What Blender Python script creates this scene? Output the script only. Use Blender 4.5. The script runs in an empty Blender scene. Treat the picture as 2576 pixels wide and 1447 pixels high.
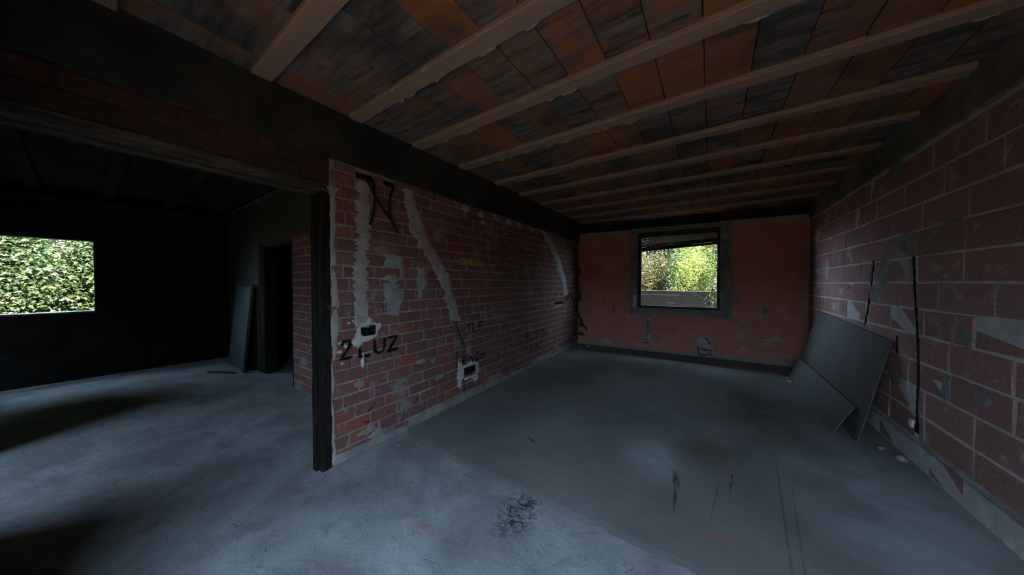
import bpy, bmesh, math, random
from mathutils import Vector, Matrix, noise

# ------------------------------------------------------------------ camera, light, exposure
S = bpy.context.scene
COL = S.collection
RAD = math.radians
PI = math.pi

cam_d = bpy.data.cameras.new('camera')
cam_d.sensor_fit = 'HORIZONTAL'
cam_d.sensor_width = 36.0
cam_d.lens = 36.0 * 736.0 / 2576.0
cam_d.clip_start = 0.02
cam = bpy.data.objects.new('camera', cam_d)
COL.objects.link(cam)
cam.location = (0, 0, 1.5)
cam.rotation_euler = (RAD(90 - 0.9), 0, RAD(34.3))
S.camera = cam

W = bpy.data.worlds.new('sky')
S.world = W
W.use_nodes = True
bg = W.node_tree.nodes['Background']
bg.inputs['Color'].default_value = (0.50, 0.73, 1.0, 1)
bg.inputs['Strength'].default_value = 1.0

sun_d = bpy.data.lights.new('sun', 'SUN')
sun_d.energy = 4.5
sun_d.color = (1.0, 0.92, 0.78)
sun_d.angle = RAD(0.6)
sun = bpy.data.objects.new('sun', sun_d)
COL.objects.link(sun)
# light travels along the house from the right, 44 degrees up, so it enters no opening
sun.rotation_euler = Vector((-0.72, -0.02, -0.69)).to_track_quat('-Z', 'Y').to_euler()

S.view_settings.view_transform = 'Standard'
S.view_settings.look = 'None'
S.view_settings.gamma = 1.0
S.view_settings.use_curve_mapping = False
S.view_settings.exposure = 4.45
S.cycles.max_bounces = 10
S.cycles.diffuse_bounces = 6
S.cycles.sample_clamp_indirect = 6.0
S.cycles.caustics_reflective = False
S.cycles.caustics_refractive = False


def portal(name, loc, direction, sx, sy):
    """marks a real opening of the house for the sky light's sampling; gives off no light itself"""
    d = bpy.data.lights.new(name, 'AREA')
    d.shape = 'RECTANGLE'
    d.size, d.size_y = sx, sy
    d.cycles.is_portal = True
    o = bpy.data.objects.new(name, d)
    COL.objects.link(o)
    o.location = loc
    o.rotation_euler = Vector(direction).to_track_quat('-Z', 'Z').to_euler()


# house plan (metres): main room x -2.5..1.4, y -2..7; side room x -8.1..-2.63, y -2..1.7
FRONT = -1.1
SIDE = -0.75                                   # inner face of the added block that bands the side room light
MAIN_OPEN = (-1.2, 1.32, 2.12)                 # x0, x1, height of the openings
SIDE_OPEN = [(-5.0, -3.75, 1.95), (-8.1, -7.65, 1.9)]
portal('opening_portal', ((MAIN_OPEN[0] + MAIN_OPEN[1]) / 2, FRONT - 0.13, MAIN_OPEN[2] / 2), (0, 1, 0), MAIN_OPEN[1] - MAIN_OPEN[0], MAIN_OPEN[2])
for x0, x1, h in SIDE_OPEN:
    portal('opening_portal', ((x0 + x1) / 2, SIDE - 1.6, h / 2), (0, 1, 0), x1 - x0, h)
portal('window_portal', (-0.60, 7.25, 1.78), (0, -1, 0), 1.5, 1.66)
portal('window_portal', (-8.28, -0.44, 1.61), (1, 0, 0), 1.1, 1.12)

# ------------------------------------------------------------------ helpers
rnd = random.Random(7)


def link(o, parent=None):
    COL.objects.link(o)
    if parent:
        o.parent = parent
    return o


def obj(name, verts, faces, mat, parent=None, smooth=False):
    me = bpy.data.meshes.new(name)
    me.from_pydata([tuple(v) for v in verts], [], faces)
    me.materials.append(mat)
    if smooth:
        me.polygons.foreach_set('use_smooth', [True] * len(me.polygons))
    me.update()
    return link(bpy.data.objects.new(name, me), parent)


def bobj(name, bm, mat, parent=None, smooth=False):
    bmesh.ops.recalc_face_normals(bm, faces=bm.faces[:])
    me = bpy.data.meshes.new(name)
    bm.to_mesh(me)
    bm.free()
    me.materials.append(mat)
    if smooth:
        me.polygons.foreach_set('use_smooth', [True] * len(me.polygons))
    return link(bpy.data.objects.new(name, me), parent)


def empty(name, loc=(0, 0, 0), rz=0.0, parent=None):
    o = bpy.data.objects.new(name, None)
    o.location = loc
    o.rotation_euler = (0, 0, rz)
    return link(o, parent)


def tag(o, label=None, cat=None, group=None, kind=None):
    if label: o['label'] = label
    if cat: o['category'] = cat
    if group: o['group'] = group
    if kind: o['kind'] = kind
    return o


BOXF = [(0, 3, 2, 1), (4, 5, 6, 7), (0, 1, 5, 4), (1, 2, 6, 5), (2, 3, 7, 6), (3, 0, 4, 7)]


def boxes(lst):
    V, F = [], []
    for (x0, x1, y0, y1, z0, z1) in lst:
        n = len(V)
        V += [(x0, y0, z0), (x1, y0, z0), (x1, y1, z0), (x0, y1, z0), (x0, y0, z1), (x1, y0, z1), (x1, y1, z1), (x0, y1, z1)]
        F += [tuple(i + n for i in f) for f in BOXF]
    return V, F


def rough_box(name, dims, mat, parent=None, bevel=0.004, jit=0.002, cuts=0, seed=0, axis=0):
    """box (x0,x1,y0,y1,z0,z1) with worn edges; cuts subdivide it so the edges can wander"""
    x0, x1, y0, y1, z0, z1 = dims
    bm = bmesh.new()
    bmesh.ops.create_cube(bm, size=1.0)
    for v in bm.verts:
        v.co = Vector((x0 + (v.co.x + .5) * (x1 - x0), y0 + (v.co.y + .5) * (y1 - y0), z0 + (v.co.z + .5) * (z1 - z0)))
    if bevel:
        bmesh.ops.bevel(bm, geom=bm.edges[:], offset=bevel, segments=1, affect='EDGES')
    if cuts:
        lo, hi = dims[axis * 2], dims[axis * 2 + 1]
        for i in range(1, cuts):
            p = [0, 0, 0]
            p[axis] = lo + (hi - lo) * i / cuts
            n = [0, 0, 0]
            n[axis] = 1
            bmesh.ops.bisect_plane(bm, geom=bm.verts[:] + bm.edges[:] + bm.faces[:], plane_co=p, plane_no=n)
    r = random.Random(seed)
    for v in bm.verts:
        v.co += Vector((r.uniform(-1, 1), r.uniform(-1, 1), r.uniform(-1, 1))) * jit
    return bobj(name, bm, mat, parent)


def tube(name, pts, rad, mat, parent=None, sides=8, rings=0):
    """swept pipe through pts; rings>0 adds corrugation"""
    P = [Vector(p) for p in pts]
    # Catmull-Rom resample
    out = []
    n = 8 if not rings else rings
    for i in range(len(P) - 1):
        p0, p1, p2, p3 = P[max(i - 1, 0)], P[i], P[i + 1], P[min(i + 2, len(P) - 1)]
        for k in range(n):
            t = k / n
            out.append(0.5 * ((2 * p1) + (p2 - p0) * t + (2 * p0 - 5 * p1 + 4 * p2 - p3) * t * t + (3 * p1 - p0 - 3 * p2 + p3) * t ** 3))
    out.append(P[-1])
    V, F = [], []
    up = Vector((0.13, 0.3, 0.95))
    for i, p in enumerate(out):
        d = (out[min(i + 1, len(out) - 1)] - out[max(i - 1, 0)]).normalized()
        a = d.cross(up)
        if a.length < 1e-4: a = d.cross(Vector((1, 0, 0)))
        a.normalize()
        b = d.cross(a)
        r = rad * ((1.0 if i % 2 else 0.82) if rings else 1.0)
        for k in range(sides):
            an = 2 * PI * k / sides
            V.append(p + a * math.cos(an) * r + b * math.sin(an) * r)
    for i in range(len(out) - 1):
        for k in range(sides):
            F.append((i * sides + k, i * sides + (k + 1) % sides, (i + 1) * sides + (k + 1) % sides, (i + 1) * sides + k))
    F.append(tuple(range(sides - 1, -1, -1)))
    F.append(tuple((len(out) - 1) * sides + k for k in range(sides)))
    return obj(name, V, F, mat, parent, smooth=True)


# ------------------------------------------------------------------ materials
class N:
    """small node-graph writer"""
    def __init__(s, name):
        s.m = bpy.data.materials.new(name)
        s.m.use_nodes = True
        s.t = s.m.node_tree
        s.t.nodes.clear()
        s.out = s.t.nodes.new('ShaderNodeOutputMaterial')

    def n(s, typ, **kw):
        nd = s.t.nodes.new('ShaderNode' + typ)
        for k, v in kw.items(): setattr(nd, k, v)
        return nd

    def put(s, sock, v):
        if hasattr(v, 'is_linked') or isinstance(v, bpy.types.NodeSocket): s.t.links.new(v, sock)
        elif isinstance(v, (tuple, list)) and len(v) == 3 and sock.type == 'RGBA': sock.default_value = (*v, 1)
        else: sock.default_value = v

    def pos(s, scale=(1, 1, 1), loc=(0, 0, 0), rot=0.0):
        g = s.n('NewGeometry').outputs['Position']
        m = s.n('Mapping', vector_type='POINT')
        s.put(m.inputs['Vector'], g)
        m.inputs['Scale'].default_value = scale
        m.inputs['Location'].default_value = loc
        m.inputs['Rotation'].default_value = (0, 0, rot)
        return m.outputs['Vector']

    def offset(s, vec, amount):
        a = s.n('VectorMath', operation='ADD')
        s.put(a.inputs[0], vec)
        k = s.n('VectorMath', operation='SCALE')
        k.inputs[0].default_value = (37.0, 91.0, 53.0)
        s.put(k.inputs['Scale'], amount)
        s.put(a.inputs[1], k.outputs[0])
        return a.outputs[0]

    def noise(s, vec, scale=5.0, detail=4.0, rough=0.6, dist=0.0):
        nd = s.n('TexNoise')
        s.put(nd.inputs['Vector'], vec)
        nd.inputs['Scale'].default_value = scale
        nd.inputs['Detail'].default_value = detail
        nd.inputs['Roughness'].default_value = rough
        nd.inputs['Distortion'].default_value = dist
        return nd.outputs['Fac']

    def ramp(s, fac, lo, hi, a=0.0, b=1.0):
        m = s.n('MapRange')
        m.interpolation_type = 'SMOOTHSTEP'
        s.put(m.inputs['Value'], fac)
        m.inputs['From Min'].default_value = lo
        m.inputs['From Max'].default_value = hi
        m.inputs['To Min'].default_value = a
        m.inputs['To Max'].default_value = b
        return m.outputs['Result']

    def math(s, op, a, b=0.0):
        m = s.n('Math', operation=op)
        s.put(m.inputs[0], a)
        s.put(m.inputs[1], b)
        return m.outputs[0]

    def mix(s, fac, a, b):
        m = s.n('Mix', data_type='RGBA')
        s.put(m.inputs[0], fac)
        s.put(m.inputs[6], a)
        s.put(m.inputs[7], b)
        return m.outputs[2]

    def rand(s):
        r = s.n('ObjectInfo').outputs['Random']
        i = s.n('NewGeometry').outputs['Random Per Island']
        return s.math('FRACT', s.math('ADD', r, i))

    def ellipse(s, cx, cy, rx, ry, rot=0.0, edge=0.35):
        """soft elliptic mask on the floor, 1 inside"""
        g = s.n('NewGeometry').outputs['Position']
        m = s.n('Mapping', vector_type='TEXTURE')
        s.put(m.inputs['Vector'], g)
        m.inputs['Location'].default_value = (cx, cy, 0)
        m.inputs['Rotation'].default_value = (0, 0, rot)
        m.inputs['Scale'].default_value = (rx, ry, 1000.0)
        l = s.n('VectorMath', operation='LENGTH')
        s.put(l.inputs[0], m.outputs[0])
        return s.ramp(l.outputs['Value'], 1.0, edge, 0.0, 1.0)

    def done(s, color, rough=0.85, height=None, strength=0.4, dist=0.01, spec=0.3, metal=0.0, normal2=None):
        b = s.n('BsdfPrincipled')
        s.put(b.inputs['Base Color'], color)
        s.put(b.inputs['Roughness'], rough)
        b.inputs['Specular IOR Level'].default_value = spec
        b.inputs['Metallic'].default_value = metal
        if height is not None:
            bp = s.n('Bump')
            bp.inputs['Strength'].default_value = strength
            bp.inputs['Distance'].default_value = dist
            s.put(bp.inputs['Height'], height)
            s.put(b.inputs['Normal'], bp.outputs[0])
        s.t.links.new(b.outputs[0], s.out.inputs['Surface'])
        return s.m


def mat_brick(name, c1, c2, c3, smear, smear_lo=0.56, streak=None):
    m = N(name)
    r = m.rand()
    p = m.offset(m.pos(), r)
    col = m.mix(m.ramp(r, 0.1, 0.6), c1, c2)
    col = m.mix(m.ramp(m.math('FRACT', m.math('MULTIPLY', r, 7.31)), 0.72, 0.95), col, c3)
    fine = m.noise(p, 60, 5, 0.7)
    col = m.mix(m.ramp(fine, 0.35, 0.75), col, tuple(v * 0.6 for v in c2))
    big = m.noise(m.pos(), 2.6, 6, 0.68, 0.3)
    lump = m.noise(p, 9.0, 4, 0.6)
    sm = m.math('MAXIMUM', m.ramp(big, smear_lo, smear_lo + 0.12), m.ramp(lump, 0.60, 0.72, 0.0, 0.85))
    col = m.mix(sm, col, smear)
    h = m.math('ADD', m.math('MULTIPLY', fine, 0.45), m.math('MULTIPLY', lump, 1.2))
    return m.done(col, 0.92, h, 0.4, 0.006, 0.12)


def mat_mortar(name, c1, c2, scale=7.0):
    m = N(name)
    a = m.noise(m.pos(), scale, 6, 0.65)
    b = m.noise(m.pos(), scale * 9, 4, 0.7)
    col = m.mix(m.ramp(a, 0.35, 0.7), c1, c2)
    return m.done(col, 0.93, m.math('ADD', a, m.math('MULTIPLY', b, 0.7)), 0.7, 0.012, 0.2)


M = {}
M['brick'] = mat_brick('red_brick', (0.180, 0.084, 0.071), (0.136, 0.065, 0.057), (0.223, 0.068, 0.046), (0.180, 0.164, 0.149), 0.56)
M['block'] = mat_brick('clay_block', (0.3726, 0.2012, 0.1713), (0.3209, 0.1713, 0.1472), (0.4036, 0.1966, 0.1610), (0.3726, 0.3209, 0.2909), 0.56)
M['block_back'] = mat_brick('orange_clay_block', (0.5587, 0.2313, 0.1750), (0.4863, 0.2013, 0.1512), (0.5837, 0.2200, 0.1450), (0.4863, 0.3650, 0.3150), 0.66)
M['brick_dark'] = mat_brick('dirty_brown_brick', (0.0585, 0.0270, 0.0188), (0.0428, 0.0225, 0.0165), (0.0675, 0.0270, 0.0180), (0.0540, 0.0450, 0.0360), 0.55)  # darker, browner brick for the band above the opening
M['mortar'] = mat_mortar('grey_mortar', (0.1470, 0.1364, 0.1232), (0.2350, 0.2182, 0.2015))
M['mortar_block'] = mat_mortar('pale_block_mortar', (0.4050, 0.3750, 0.3525), (0.5400, 0.5025, 0.4725))
M['mortar_back'] = mat_mortar('pinkish_mortar', (0.33, 0.25, 0.215), (0.40, 0.31, 0.27))
M['mortar_pale'] = mat_mortar('pale_mortar', (0.2244, 0.1980, 0.1749), (0.3036, 0.2772, 0.2508), 12)
M['cement'] = mat_mortar('grey_cement', (0.1510, 0.1559, 0.1462), (0.2518, 0.2518, 0.2371), 9)
M['plaster'] = mat_mortar('white_plaster', (0.347, 0.341, 0.322), (0.446, 0.440, 0.422), 14)
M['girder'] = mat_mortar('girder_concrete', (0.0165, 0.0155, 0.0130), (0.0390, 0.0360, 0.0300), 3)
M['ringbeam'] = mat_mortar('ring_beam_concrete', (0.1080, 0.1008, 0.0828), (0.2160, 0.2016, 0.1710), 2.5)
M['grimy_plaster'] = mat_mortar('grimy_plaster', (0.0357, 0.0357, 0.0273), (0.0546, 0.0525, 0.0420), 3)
M['sooty'] = mat_mortar('sooty_render', (0.018, 0.018, 0.017), (0.035, 0.034, 0.032), 3)  # near-black walls: the side room's shade is put into the colour
M['render_wall'] = mat_mortar('cement_render', (0.120, 0.114, 0.108), (0.168, 0.162, 0.150), 2)


def make_tile():
    m = N('ceiling_tile_clay')
    r = m.rand()
    p = m.offset(m.pos((0.35, 3.2, 1.0)), r)
    st = m.noise(p, 6.0, 6, 0.7)
    bl = m.noise(m.offset(m.pos((1.0, 1.6, 1)), r), 5.0, 5, 0.65)
    clay = m.mix(m.ramp(r, 0.0, 1.0), (0.23, 0.088, 0.034), (0.16, 0.078, 0.048))
    grey = m.mix(m.ramp(st, 0.35, 0.65), (0.045, 0.044, 0.042), (0.14, 0.128, 0.115))
    rr_ = m.math('FRACT', m.math('MULTIPLY', r, 5.7))
    k = m.math('ADD', m.math('MULTIPLY', rr_, 0.42), m.math('ADD', m.math('MULTIPLY', bl, 0.85), m.math('MULTIPLY', st, 0.30)))
    col = m.mix(m.ramp(k, 0.66, 0.90), clay, grey)
    col = m.mix(m.ramp(st, 0.46, 0.28), col, (0.022, 0.019, 0.017))
    black_tone = m.noise(m.pos(), 1.4, 5, 0.65, 0.3)  # smoke-black blotches at random
    col = m.mix(m.ramp(black_tone, 0.46, 0.68, 0.0, 0.8), col, (0.03, 0.028, 0.026))
    return m.done(col, 0.9, st, 0.6, 0.012, 0.25)


def make_joist():
    m = N('joist_concrete')
    a = m.noise(m.pos((0.6, 3, 3)), 5, 5, 0.6)
    b = m.noise(m.pos(), 70, 3, 0.6)
    col = m.mix(m.ramp(a, 0.3, 0.7), (0.25, 0.165, 0.115), (0.19, 0.15, 0.125))
    return m.done(col, 0.9, b, 0.3, 0.004, 0.25)


def make_floor_rough():
    m = N('rough_concrete')
    a = m.noise(m.pos(), 1.7, 6, 0.6, 0.4)
    b = m.noise(m.pos(), 9, 6, 0.7, 0.6)
    c = m.noise(m.pos(), 70, 4, 0.7)
    col = m.mix(m.ramp(a, 0.35, 0.66), (0.165, 0.163, 0.163), (0.275, 0.28, 0.285))
    col = m.mix(m.ramp(b, 0.52, 0.75, 0, 0.7), col, (0.12, 0.115, 0.11))
    # older brownish slab in the side room
    g = m.n('SeparateXYZ')
    m.put(g.inputs[0], m.n('NewGeometry').outputs['Position'])
    # black tar patch, broken up into specks
    tar = m.math('MULTIPLY', m.ellipse(-1.03, 1.58, 0.19, 0.33, 0.12, 0.2), m.ramp(m.noise(m.pos((1, 1.3, 1)), 15, 6, 0.74, 1.8), 0.49, 0.54))
    col = m.mix(tar, col, (0.02, 0.022, 0.024))
    pink = m.math('MULTIPLY', m.ellipse(-1.45, 1.15, 0.10, 0.12, 0.0, 0.2), m.ramp(b, 0.4, 0.6))
    col = m.mix(pink, col, (0.24, 0.14, 0.12))
    # ragged cracks
    w = m.n('TexVoronoi', feature='DISTANCE_TO_EDGE')
    wv = m.n('VectorMath', operation='ADD')
    nz = m.n('TexNoise')
    m.put(nz.inputs['Vector'], m.pos())
    nz.inputs['Scale'].default_value = 6
    sc = m.n('VectorMath', operation='SCALE')
    m.put(sc.inputs[0], nz.outputs['Color'])
    sc.inputs['Scale'].default_value = 0.35
    m.put(wv.inputs[0], m.pos())
    m.put(wv.inputs[1], sc.outputs[0])
    m.put(w.inputs['Vector'], wv.outputs[0])
    w.inputs['Scale'].default_value = 5.5
    cr = m.math('MULTIPLY', m.ramp(w.outputs['Distance'], 0.022, 0.006), m.ramp(m.noise(m.pos(), 3.5, 3), 0.56, 0.66))
    col = m.mix(m.math('MULTIPLY', cr, 0.7), col, (0.10, 0.10, 0.10))
    h = m.math('ADD', m.math('MULTIPLY', b, 1.0), m.math('SUBTRACT', m.math('MULTIPLY', c, 0.15), m.math('MULTIPLY', cr, 0.35)))
    return m.done(col, m.ramp(b, 0.3, 0.7, 0.62, 0.85), h, 0.5, 0.018, 0.35)


def make_screed():
    m = N('smooth_screed')
    a = m.noise(m.pos(), 1.3, 5, 0.55, 0.3)
    b = m.noise(m.pos((0.6, 1.6, 1)), 12, 5, 0.7, 0.3)
    tr = m.noise(m.pos((0.5, 3.0, 1), rot=0.5), 14, 4, 0.65, 1.0)
    col = m.mix(m.ramp(a, 0.35, 0.65), (0.132, 0.128, 0.118), (0.180, 0.176, 0.165))
    col = m.mix(m.ramp(b, 0.45, 0.8, 0, 0.5), col, (0.115, 0.112, 0.105))
    pale = m.math('MULTIPLY', m.math('MAXIMUM', m.ellipse(0.95, 3.0, 0.75, 1.5, 0.1, 0.1), m.ellipse(-0.35, 2.75, 0.45, 0.5, 0.2, 0.0)), m.ramp(m.noise(m.pos(), 2.1, 5, 0.6, 0.3), 0.35, 0.6, 0.35, 1.0))  # right-hand pale patch: brighter floor light put into the colour
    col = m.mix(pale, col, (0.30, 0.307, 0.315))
    # brown damp stains of their own shape
    st = m.math('MULTIPLY', m.math('MAXIMUM', m.ellipse(0.30, 4.3, 0.75, 1.1, 0.1, 0.0), m.ellipse(-0.05, 3.05, 0.45, 0.45, 0.3, 0.0)), m.ramp(m.noise(m.pos(), 2.4, 6, 0.7, 0.4), 0.36, 0.60, 0.15, 0.85))
    col = m.mix(st, col, (0.09, 0.07, 0.055))
    st2 = m.math('MULTIPLY', m.ellipse(-2.0, 2.6, 0.5, 0.9, -0.1, 0.0), 0.5)
    col = m.mix(st2, col, (0.10, 0.10, 0.10))
    rust = m.math('MULTIPLY', m.math('MAXIMUM', m.ellipse(-0.21, 2.52, 0.035, 0.16, 0.10, 0.3), m.math('MAXIMUM', m.ellipse(-0.20, 2.32, 0.014, 0.22, 0.05, 0.4), m.ellipse(0.135, 2.72, 0.012, 0.19, -0.10, 0.3))), m.ramp(m.noise(m.pos((8, 1, 1)), 9, 4, 0.7), 0.35, 0.55))
    col = m.mix(rust, col, (0.038, 0.021, 0.013))
    ln = m.math('MAXIMUM', m.ellipse(0.035, 2.45, 0.008, 0.34, -0.10, 0.4), m.math('MAXIMUM', m.ellipse(0.40, 2.55, 0.010, 1.1, -0.085, 0.5), m.ellipse(0.45, 2.45, 0.008, 0.7, -0.105, 0.5)))
    ln = m.math('MULTIPLY', ln, m.ramp(m.noise(m.pos((4, 1.2, 1)), 7, 5, 0.75), 0.36, 0.54))
    col = m.mix(m.math('MULTIPLY', ln, 0.55), col, (0.045, 0.04, 0.037))
    pk = m.math('MULTIPLY', m.ellipse(0.03, 2.08, 0.14, 0.055, 0.25, 0.3), 0.7)
    col = m.mix(pk, col, (0.24, 0.13, 0.10))
    h = m.math('ADD', m.math('MULTIPLY', tr, 0.4), m.math('MULTIPLY', b, 0.4))
    return m.done(col, m.ramp(a, 0.3, 0.7, 0.72, 0.85), h, 0.3, 0.008, 0.3)


def make_wood(name, c1, c2, axis):
    m = N(name)
    sc = [9.0, 9.0, 9.0]
    sc[axis] = 0.7
    a = m.noise(m.pos(tuple(sc)), 4, 6, 0.7, 0.4)
    b = m.noise(m.pos(), 4.0, 5, 0.65)
    col = m.mix(m.ramp(a, 0.35, 0.68), c1, c2)
    col = m.mix(m.ramp(b, 0.62, 0.72, 0, 0.5), col, (0.07, 0.065, 0.055))
    return m.done(col, 0.9, a, 0.7, 0.01, 0.08)


def plain(name, c, rough=0.7, var=0.25, scale=8.0, spec=0.3, bump=0.15):
    m = N(name)
    a = m.noise(m.pos(), scale, 5, 0.6)
    col = m.mix(m.ramp(a, 0.3, 0.7), tuple(v * (1 - var) for v in c), tuple(v * (1 + var) for v in c))
    return m.done(col, rough, a, bump, 0.005, spec)


def make_leaf(name, c1, c2, c3):
    m = N(name)
    r = m.n('NewGeometry').outputs['Random Per Island']
    col = m.mix(m.ramp(r, 0.0, 0.7), c1, c2)
    col = m.mix(m.ramp(r, 0.86, 0.95), col, c3)
    d = m.n('BsdfPrincipled')
    m.put(d.inputs['Base Color'], col)
    d.inputs['Roughness'].default_value = 0.45
    t = m.n('BsdfTranslucent')
    m.put(t.inputs['Color'], col)
    mx = m.n('MixShader')
    mx.inputs[0].default_value = 0.35
    m.t.links.new(d.outputs[0], mx.inputs[1])
    m.t.links.new(t.outputs[0], mx.inputs[2])
    m.t.links.new(mx.outputs[0], m.out.inputs['Surface'])
    return m.m


M['tile'] = make_tile()
M['joist'] = make_joist()
M['rough'] = make_floor_rough()
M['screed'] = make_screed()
M['wood_z'] = make_wood('weathered_post_wood', (0.0060, 0.0050, 0.0040), (0.0165, 0.0140, 0.0115), 2)
M['wood_y'] = make_wood('weathered_lintel_wood', (0.028, 0.025, 0.020), (0.084, 0.073, 0.057), 1)
M['frame'] = plain('dark_window_frame', (0.020, 0.014, 0.011), 0.6)
M['black'] = plain('black_plastic', (0.008, 0.008, 0.008), 0.6, spec=0.15)
M['soot'] = plain('black_paint', (0.008, 0.007, 0.006), 0.95, spec=0.03)  # black of the lettering, also the shade painted into slots and holes
M['board'] = plain('grey_board', (0.071, 0.062, 0.056), 0.8, 0.08, 3, 0.3, 0.05)
M['board_edge'] = plain('grey_board_paper', (0.090, 0.086, 0.083), 0.8, 0.08, 3, 0.3, 0.05)
M['greenboard'] = plain('dull_green_board', (0.0325, 0.0475, 0.0450), 0.75, 0.12, 3, 0.3, 0.05)
M['white'] = plain('white_plastic', (0.5280, 0.5184, 0.4800), 0.5, 0.08)
M['slat'] = plain('shutter_plastic', (0.3366, 0.3366, 0.2880), 0.6, 0.15, 10)
M['yellow'] = plain('yellow_brick_clay', (0.231, 0.165, 0.055), 0.9, 0.2, 20, 0.2, 0.4)
M['slab_wall'] = plain('garden_wall_concrete', (0.0558, 0.0542, 0.0481), 0.9, 0.14, 6, 0.2, 0.3)
M['bark'] = plain('bark', (0.085, 0.058, 0.036), 0.9, 0.4, 14, 0.2, 0.6)
M['grass'] = plain('dry_grass_ground', (0.085, 0.056, 0.030), 0.95, 0.35, 2.5, 0.1, 0.5)
M['dark_in'] = plain('shutter_box_dark', (0.03, 0.03, 0.026), 0.8)
M['leaf_sun'] = make_leaf('sunny_leaves', (0.1038, 0.1557, 0.0235), (0.1867, 0.2176, 0.0444), (0.2595, 0.1975, 0.0678))
M['leaf_brown'] = make_leaf('brownish_leaves', (0.0513, 0.0513, 0.0128), (0.0923, 0.0795, 0.0256), (0.1130, 0.0617, 0.0232))
M['leaf_green'] = make_leaf('green_leaves', (0.0260, 0.0571, 0.0155), (0.0521, 0.0832, 0.0260), (0.1172, 0.0886, 0.0571))
M['leaf_dark'] = make_leaf('shaded_ivy_leaves', (0.02, 0.03, 0.012), (0.03, 0.045, 0.016), (0.03, 0.03, 0.012))

# ------------------------------------------------------------------ masonry walls
CEIL = 2.93


def cells(u0, u1, z0, z1, holes):
    """rectangles that fill (u0..u1, z0..z1) minus the holes"""
    us = sorted({u0, u1, *[min(max(h[i], u0), u1) for h in holes for i in (0, 1)]})
    zs = sorted({z0, z1, *[min(max(h[i], z0), z1) for h in holes for i in (2, 3)]})
    out = []
    for j in range(len(zs) - 1):
        run = None
        zc = (zs[j] + zs[j + 1]) / 2
        for i in range(len(us) - 1):
            uc = (us[i] + us[i + 1]) / 2
            full = not any(h[0] < uc < h[1] and h[2] < zc < h[3] for h in holes)
            if full:
                run = [us[i], us[i + 1]] if run is None else [run[0], us[i + 1]]
            if (not full or i == len(us) - 2) and run:
                out.append((run[0], run[1], zs[j], zs[j + 1]))
                run = None
    return out


def wall(name, A, B, spans, holes, niches, thick, mat, label, skin=0.05):
    """wall in the frame x = along A->B, y = away from the room, z = up; niches are cut only into the skin"""
    A, B = Vector(A), Vector(B)
    d = B - A
    lst = []
    for (u0, u1, z0, z1) in spans:
        for c in cells(u0, u1, z0, z1, holes + niches): lst.append((c[0], c[1], 0, skin, c[2], c[3]))
        for c in cells(u0, u1, z0, z1, holes): lst.append((c[0], c[1], skin, thick, c[2], c[3]))
    V, F = boxes(lst)
    o = obj(name, V, F, mat)
    o.location = (A.x, A.y, 0)
    o.rotation_euler = (0, 0, math.atan2(d.y, d.x))
    return tag(o, label, 'wall', kind='structure')


def unit_bricks(L, H, D, n, seed, bevel=0.006, jit=0.0036):
    """n slightly different bricks, local origin at the centre of the front face, front towards -y"""
    out = []
    r = random.Random(seed)
    for i in range(n):
        bm = bmesh.new()
        bmesh.ops.create_cube(bm, size=1.0)
        for v in bm.verts: v.co = Vector((v.co.x * L, (v.co.y + 0.5) * D, v.co.z * H))
        fr = [e for e in bm.edges if all(v.co.y < 1e-6 for v in e.verts)]
        bmesh.ops.bevel(bm, geom=fr, offset=bevel, segments=1, affect='EDGES')
        for v in bm.verts:
            v.co += Vector((r.uniform(-1, 1) * jit * 1.3, r.uniform(-1, 1) * jit * 0.6, r.uniform(-1, 1) * jit))
        bmesh.ops.recalc_face_normals(bm, faces=bm.faces[:])
        me = bpy.data.meshes.new('brick')
        bm.to_mesh(me)
        bm.free()
        out.append(me)
    return out


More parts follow.
